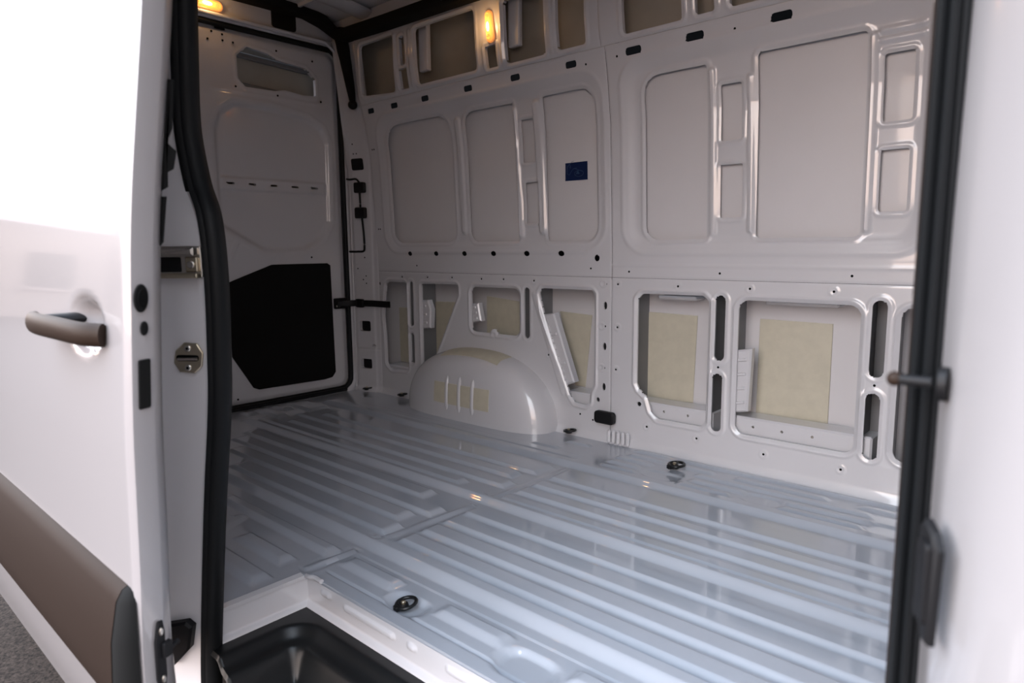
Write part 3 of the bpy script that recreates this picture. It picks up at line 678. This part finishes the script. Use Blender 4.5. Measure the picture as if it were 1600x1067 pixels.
# ------------------------------------------------------------------ near side body (wall_right): rear jamb, front pillar, header, sill
SEAL = spl([(1.80, -.745, 1.80), (1.835, -.765, 1.50), (1.852, -.785, 1.25), (1.850, -.79, 1.136), (1.842, -.79, 1.057), (1.845, -.79, .997), (1.870, -.79, .911), (1.905, -.79, .843), (1.914, -.79, .729), (1.903, -.79, .579), (1.888, -.79, .475), (1.832, -.79, .247), (1.767, -.79, -.067), (1.748, -.79, -.20), (1.73, -.79, -.36)], 6)
sz = np.array([p[2] for p in SEAL])[::-1]; sxx = np.array([p[0] for p in SEAL])[::-1]
def seal_x(z): return float(np.interp(z, sz, sxx))
wr = empty('wall_right', (2.5, -.9, 0)); struct(wr, 'white painted near side body around the sliding door opening')
def loft(name, rows, m, parent, angle=30):
    k = len(rows[0]); V = [p for r in rows for p in r]; Fc = []
    for i in range(len(rows)-1):
        for j in range(k-1): Fc.append((i*k+j, i*k+j+1, (i+1)*k+j+1, (i+1)*k+j))
    return keep(obj(name, V, Fc, m, None, angle), parent)
zs = np.linspace(-.34, 1.86, 89)
rows = []
for z in zs:
    x0 = seal_x(max(-.34, z)); lean = max(0, z-.8)*.06
    b = math.exp(-((z-.66)/.035)**2)*.006
    rows.append([(-.05, -.775+lean, z), (x0-.03, -.775+lean, z), (x0-.010, -.785+lean, z), (x0+.004, -.800+lean, z), (x0+.004, -.806+lean, z), (x0-.024, -.826-b+lean, z), (x0-.054, -.8475-b+lean, z),
                 (x0-.080, -.866+lean, z), (x0-.090, -.880+lean, z), (x0-.10, -.92+lean, z), (x0-.13, -.945+lean, z)])
loft('rear_jamb', rows, JAMBP, wr)
rows = []
for z in zs:
    x0 = seal_x(max(-.2, z)); lean = max(0, z-.8)*.06; tk = max(0, .02-z)*1.1; tk = min(tk, .12)
    rows.append([(x0-.13, -.945+lean, z), (x0-.16, -.975+lean+tk*.4, z), (1.5, -1.0+lean+tk, z), (-.1, -1.0+lean+tk, z)])
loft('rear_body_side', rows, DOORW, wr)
rows = []
for z in zs:
    lean = max(0, z-.8)*.05; w_ = .004*math.sin(z*9)
    rows.append([(3.5, -.80+lean, z), (3.125, -.800+lean, z), (3.108, -.805+lean, z), (3.116, -.828+lean, z), (3.128+w_, -.858+lean, z), (3.155+w_, -.900+lean, z), (3.185, -.938+lean, z), (3.24, -.975+lean, z), (3.35, -.992+lean, z), (4.2, -.997+lean, z)])
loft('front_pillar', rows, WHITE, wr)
box('door_header', 1.7, 3.2, -.99, -.72, 1.82, 1.98, PAINT, None, b=.02); keep(COL.objects[-1], wr) if False else None
bpy.data.objects['door_header'].parent = wr; bpy.data.objects['door_header'].matrix_parent_inverse = Matrix.Translation(wr.location).inverted()
keep(box('entry_sill', 1.90, 3.25, -.93, -.835, -.26, -.19, JAMBP, None, b=.02), wr)
keep(box('side_sill', 1.48, 3.6, -.975, -.90, -.42, -.27, SILLB, None, b=.02), wr)
keep(box('roof_side', -.1, 4.2, -.99, -.74, 1.85, 2.02, PAINT, None, b=.03), wr)
# front bulkhead
wf = box('wall_front', 3.46, 3.5, -.82, .9, -.02, 1.98, PAINT); struct(wf, 'plain grey bulkhead at the front of the cargo bay')

# door opening seal
seal_sec = [(-.030, -.004), (-.026, -.013), (-.016, -.017), (-.009, -.014), (-.007, -.008), (-.005, -.014), (.004, -.018), (.012, -.014), (.014, -.008), (.016, -.013), (.024, -.011), (.029, .002), (.020, .014), (.0, .016), (-.018, .014), (-.029, .005)]
ds = empty('opening_seal', (2.4, -.79, 0)); tag(ds, 'thick black rubber seal lining the sliding door opening', 'door seal')
keep(sweep('rear_strip', SEAL, [(x*.74, y*1.35) for x, y in seal_sec], RUBBER, None, up=(0, 1, 0), angle=60), ds)
fs = [(3.098, -.745, 1.80), (3.099, -.795, 1.0), (3.099, -.795, -.34)]
keep(sweep('front_strip', spl(fs, 10), [(x*.40, y*.85) for x, y in seal_sec], RUBBER, None, up=(0, 1, 0), angle=60), ds)
keep(sweep('inner_lip', [(3.087, -.782, -.2), (3.087, -.782, 1.0), (3.087, -.735, 1.8)], rrpts(-.004, .004, -.008, .008, .003, 3), TRIMP, None, up=(0, 1, 0)), ds)

def jamb(s, z, h):           # point on the rear jamb, s = 0 at the seal, 1 outside
    x0 = seal_x(z); a = np.array((x0+.004, -.806)); b = np.array((x0-.080, -.866)); t = b-a; n = np.array((-t[1], t[0])); n /= np.linalg.norm(n)
    if n[0] < 0: n = -n
    q = a+t*s+n*h; return (float(q[0]), float(q[1]), z)
JW = .1032
# striker plate
sp = empty('striker_plate', jamb(.5, .585, 0)); tag(sp, 'brass-coloured eight-sided striker plate on the rear door jamb', 'striker plate')
def mj(u, v, h): return jamb(.42-u/JW, .583+v, h+.004)
keep(prism('plate', [(-.030, -.010), (-.018, -.028), (.012, -.030), (.027, -.016), (.030, .010), (.018, .028), (-.008, .030), (-.026, .014)], mj, .004, ZINC), sp)
keep(prism('slot', rrpts(-.024, .022, -.006, .006, .005), lambda u, v, h: mj(u, v, h+.004), .0006, HOLE, bev=.0002), sp)
keep(sweep('catch_bar', [mj(-.020, -.002, .006), mj(.020, -.001, .006)], circ(0, 0, .0028, n=8), STEEL), sp)
for v in (-.019, .019):
    b = keep(prism('screw', circ(0, v, .0065, n=14), lambda u, vv, h: mj(u, vv, h+.004), .003, STEEL), sp)
    prism('screw_socket', circ(0, v, .0028, n=6), lambda u, vv, h: mj(u, vv, h+.007), .0004, HOLE, bev=.0001).parent = b
# rail end bracket
rb = empty('guide_rail_end', jamb(.5, .765, 0)); tag(rb, 'bare steel end of the door guide rail on the rear jamb', 'guide rail')
def mr(u, v, h): return jamb(.45+u/JW, .766+v, h+.003)
keep(prism('channel', rrpts(-.040, .070, -.028, .030, .004), mr, .006, STEEL), rb)
keep(prism('upper_flange', rrpts(-.036, .040, .012, .028, .003), lambda u, v, h: mr(u, v, h+.006), .020, STEEL, bev=.004), rb)
keep(prism('lower_flange', rrpts(-.038, .068, -.029, -.020, .002), lambda u, v, h: mr(u, v, h+.006), .016, ZINC, bev=.002), rb)
keep(prism('stop_bracket', rrpts(-.036, -.012, -.018, .010, .003), lambda u, v, h: mr(u, v, h+.006), .008, ZINC, bev=.002), rb)
keep(prism('screw', circ(-.024, -.004, .0075, n=16), lambda u, v, h: mr(u, v, h+.014), .003, STEEL), rb)
keep(prism('dark_recess', rrpts(.0, .066, -.018, .010, .003), lambda u, v, h: mr(u, v, h+.006), .0008, BLACK, bev=.0003), rb)
# rubber guide block low on the jamb
gb = empty('guide_block', jamb(.7, 0, 0)); tag(gb, 'black rubber guide block low on the rear door jamb', 'guide block')
keep(prism('block', [(-.05, .03), (-.045, -.05), (-.01, -.05), (.03, -.005), (.036, .05), (.02, .062), (-.04, .05)], lambda u, v, h: jamb(.50-u/JW*.9, -.065+v, h+.001), .020, BLACK, bev=.005), gb)
# front pillar pieces
gp_ = empty('guide_pin', (3.116, -.83, .693)); tag(gp_, 'black guide pin with round flange sticking out of the front pillar', 'guide pin')
keep(sweep('pin', [(3.108, -.835, .692), (3.086, -.835, .692)], circ(0, 0, .0042, n=12), BLACK), gp_)
keep(sweep('flange', [(3.118, -.836, .692), (3.113, -.836, .692)], circ(0, 0, .010, .012, 18), BLACK), gp_)
keep(uvball('pin_tip', (3.085, -.835, .692), .0055, HANDLE), gp_)
pc = empty('pillar_cover', (3.13, -.865, .566)); tag(pc, 'black plastic cover plate on the white front pillar', 'cover plate')
def mpc(u, v, h): return (3.1245+u*.5-h*.85, -.874-u*.86-h*.5, .566+v)
keep(prism('plate', [(-.014, -.032), (-.004, -.034), (-.002, -.042), (.010, -.042), (.014, .026), (.006, .036), (-.008, .040), (-.014, .034)], mpc, .006, BLACK, bev=.002), pc)
keep(prism('raised_panel', rrpts(-.008, .009, -.028, .028, .004), lambda u, v, h: mpc(u, v, h+.006), .003, BLACK, bev=.001), pc)

# ------------------------------------------------------------------ open sliding door
d3 = empty('door_3', (2.0, -1.05, 0)); struct(d3, 'glossy white sliding door pushed open to the rear')
YD = np.array([(-.06, -1.062), (0, -1.075), (.10, -1.083), (.21, -1.087), (.34, -1.080), (.46, -1.076), (.575, -1.072), (.65, -1.066), (.74, -1.061), (.838, -1.053), (.982, -1.034), (1.10, -1.018), (1.4, -.985), (1.8, -.93)])
def yd(z): return np.interp(z, YD[:, 0], YD[:, 1])
ydz = np.linspace(-.06, 1.8, 200); _k = np.ones(15)/15; ysm = np.convolve(np.pad(yd(ydz), 7, 'edge'), _k, 'valid')
def yd(z): return np.interp(z, ydz, ysm)
cupf = ell(2.085, .682, .082, .046)
def h_door(U, V): return -.030*(1-ss(-.035, .004, cupf(U, V)))-.006*ss(2.238, 2.25, U)**2
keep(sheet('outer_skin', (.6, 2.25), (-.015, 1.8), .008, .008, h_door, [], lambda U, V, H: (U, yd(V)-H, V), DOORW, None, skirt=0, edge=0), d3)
rows = []
for z in np.linspace(-.015, 1.8, 80):
    y = float(yd(z)); rows.append([(2.25, y+.006, z), (2.2495, y+.009, z), (2.2385, y+.036, z), (2.236, y+.040, z), (2.212, y+.055, z), (2.205, y+.060, z), (2.19, y+.066, z), (.6, y+.070, z)])
loft('edge_return', rows, WHITE, d3)
keep(box('bottom_flange', .6, 2.20, -1.056, -1.012, -.030, -.013, DOORW, None, b=.006), d3)
def er(s, z, h):
    y = float(yd(z)); a = np.array((2.2495, y+.009)); b = np.array((2.2385, y+.036)); t = b-a; n = np.array((-t[1], t[0])); n /= np.linalg.norm(n)
    if n[0] < 0: n = -n
    q = a+t*s+n*h; return (float(q[0]), float(q[1]), z)
EL = .0292
def edge_prism(name, pts, t, m, h0=.0015, bev=.001): return keep(prism(name, pts, lambda u, v, h: er(u/EL, v, h+h0), t, m, None, bev=bev), d3)
edge_prism('round_buffer', circ(.010, .727, .0115, .0185, 24), .002, DARK); edge_prism('buffer_recess', circ(.0105, .727, .0075, .012, 20), .001, HOLE, .0045, .0003)
edge_prism('dark_hole_fill', circ(.0145, .687, .0062, .0095, 20), .002, DARK)
edge_prism('latch_cover', rrpts(.0045, .0235, .580, .646, .003), .002, DARK)
edge_prism('guide_bracket', [(.013, .195), (.016, .180), (.026, .180), (.029, .195), (.029, .26), (.026, .277), (.018, .277), (.013, .25)], .004, BLACK)
edge_prism('guide_nub', rrpts(.022, .037, .222, .245, .003), .006, BLACK, .004)
for z in (.192, .263): edge_prism('bracket_bolt', circ(.0215, z, .0035, .006, 10), .002, STEEL, .0055)
keep(sweep('guide_roller', [er(1.2, .232, .006), er(1.7, .234, .006)], circ(0, 0, .004, n=8), BLACK), d3)
# black weather bits behind the edge
for pts in ([(.0, 1.02), (.012, 1.02), (.014, .955), (.004, .935), (.026, .925), (.022, .90), (.010, .895), (.012, .875), (.0, .87)], [(.0, .862), (.010, .862), (.006, .80), (.0, .795)]):
    keep(prism('weather_lip', [(p[0]*.62, p[1]) for p in pts], lambda u, v, h: (2.2065+h, float(yd(v))+.058+u, v), .006, DARK), d3)
# rub strip
rows = []; prof = [(.138, .0), (.142, .014), (.16, .022), (.20, .026), (.26, .024), (.315, .016), (.330, .008), (.334, .0)]
for x in list(np.linspace(.6, 2.22, 30)):
    rows.append([(x, float(yd(z))-o, z) for z, o in prof])
rs = loft('rub_strip', rows, TRIMP, d3, 60); rs['label'] = 'dark brown-grey plastic rub strip'
rows = []
for k in range(7):
    a = k/6; rows.append([(2.22+.030*math.sin(a*math.pi/2)*(.35+.65*math.sin(math.pi*i/(len(prof)-1))), float(yd(z))-o*math.cos(a*math.pi/2)+.001, z) for i, (z, o) in enumerate(prof)])
loft('strip_end_cap', rows, DARK, d3, 60)
# handle
def ellsec(w_, h_): return [(w_*math.cos(2*math.pi*i/14), h_*math.sin(2*math.pi*i/14)) for i in range(14)]
hp = spl([(1.945, -1.086, .681), (1.965, -1.100, .682), (2.02, -1.106, .683), (2.09, -1.100, .681), (2.15, -1.088, .677), (2.178, -1.070, .675)], 5)
hd_ = keep(sweep('door_handle', hp, [(x, y) for x, y in ellsec(.010, .0165)], HANDLE, None, up=(0, 0, 1), scale=[.55, .8, .95]+[1]*(len(hp)-3)), d3); hd_['label'] = 'dark plastic pull handle in a round cup'
kb = sweep('handle_pivot', [(2.02, -1.03, .688), (2.02, -1.098, .688)], circ(0, 0, .016, .009, 12), BLACK); kb.parent = hd_

# ------------------------------------------------------------------ surroundings mirrored in the white paint
PX, PY = -15.5, -6.74
po = empty('utility_pole', (PX, PY, gz)); tag(po, 'wooden utility pole mirrored faintly in the white sliding door', 'utility pole')
keep(sweep('pole', [(PX, PY, gz), (PX, PY, 5.6)], circ(0, 0, .15, n=14), WOOD), po)
keep(box('crossarm', PX-.06, PX+.06, PY-1, PY+1, 4.9, 5.05, WOOD, None, b=.02), po)
for k, (yy, zz) in enumerate(((PY-.9, 5.1), (PY-.1, 5.1), (PY+.9, 5.1), (PY, 3.9))):
    keep(sweep('overhead_wire', [(PX+22*t*.15, yy-24*t, zz-1.4*math.sin(math.pi*t)*.5) for t in np.linspace(0, 1, 16)], circ(0, 0, .018, n=6), WIRE), po)
def house(name, label, x0, x1, y0, y1, ze, zr, ridge):
    h = empty(name, ((x0+x1)/2, (y0+y1)/2, gz)); tag(h, label, 'house')
    keep(box('wall', x0, x1, y0, y1, gz, ze, WALLB, None, b=.02), h); o = .5
    if ridge == 'y': V = [(x0-o, y0-o, ze), (x1+o, y0-o, ze), (x1+o, y1+o, ze), (x0-o, y1+o, ze), ((x0+x1)/2, y0-o, zr), ((x0+x1)/2, y1+o, zr)]; Fc = [(1, 2, 5, 4), (3, 0, 4, 5), (0, 1, 4), (2, 3, 5), (3, 2, 1, 0)]
    else: V = [(x0-o, y0-o, ze), (x1+o, y0-o, ze), (x1+o, y1+o, ze), (x0-o, y1+o, ze), (x0-o, (y0+y1)/2, zr), (x1+o, (y0+y1)/2, zr)]; Fc = [(0, 1, 5, 4), (2, 3, 4, 5), (1, 2, 5), (3, 0, 4), (3, 2, 1, 0)]
    keep(obj('roof', V, Fc, ROOFB), h)
    for k in range(3):
        yy = y0+(y1-y0)*(k+.6)/3.4
        w2 = keep(box('window', x1+.0, x1+.05, yy, yy+1.4, .4, 1.8, DARK, None, b=.01), h)
        box('window_sill', x1, x1+.12, yy-.1, yy+1.5, .28, .4, WALLB, None, b=.02).parent = w2
    return h
house('house', 'pale house with a dark gable roof mirrored in the sliding door', -36, -24, -12.5, -3.4, 2.9, 4.9, 'y')
house('house', 'house farther from the van, behind the utility pole', -30, -19, -30, -15.5, 2.9, 5.2, 'x')
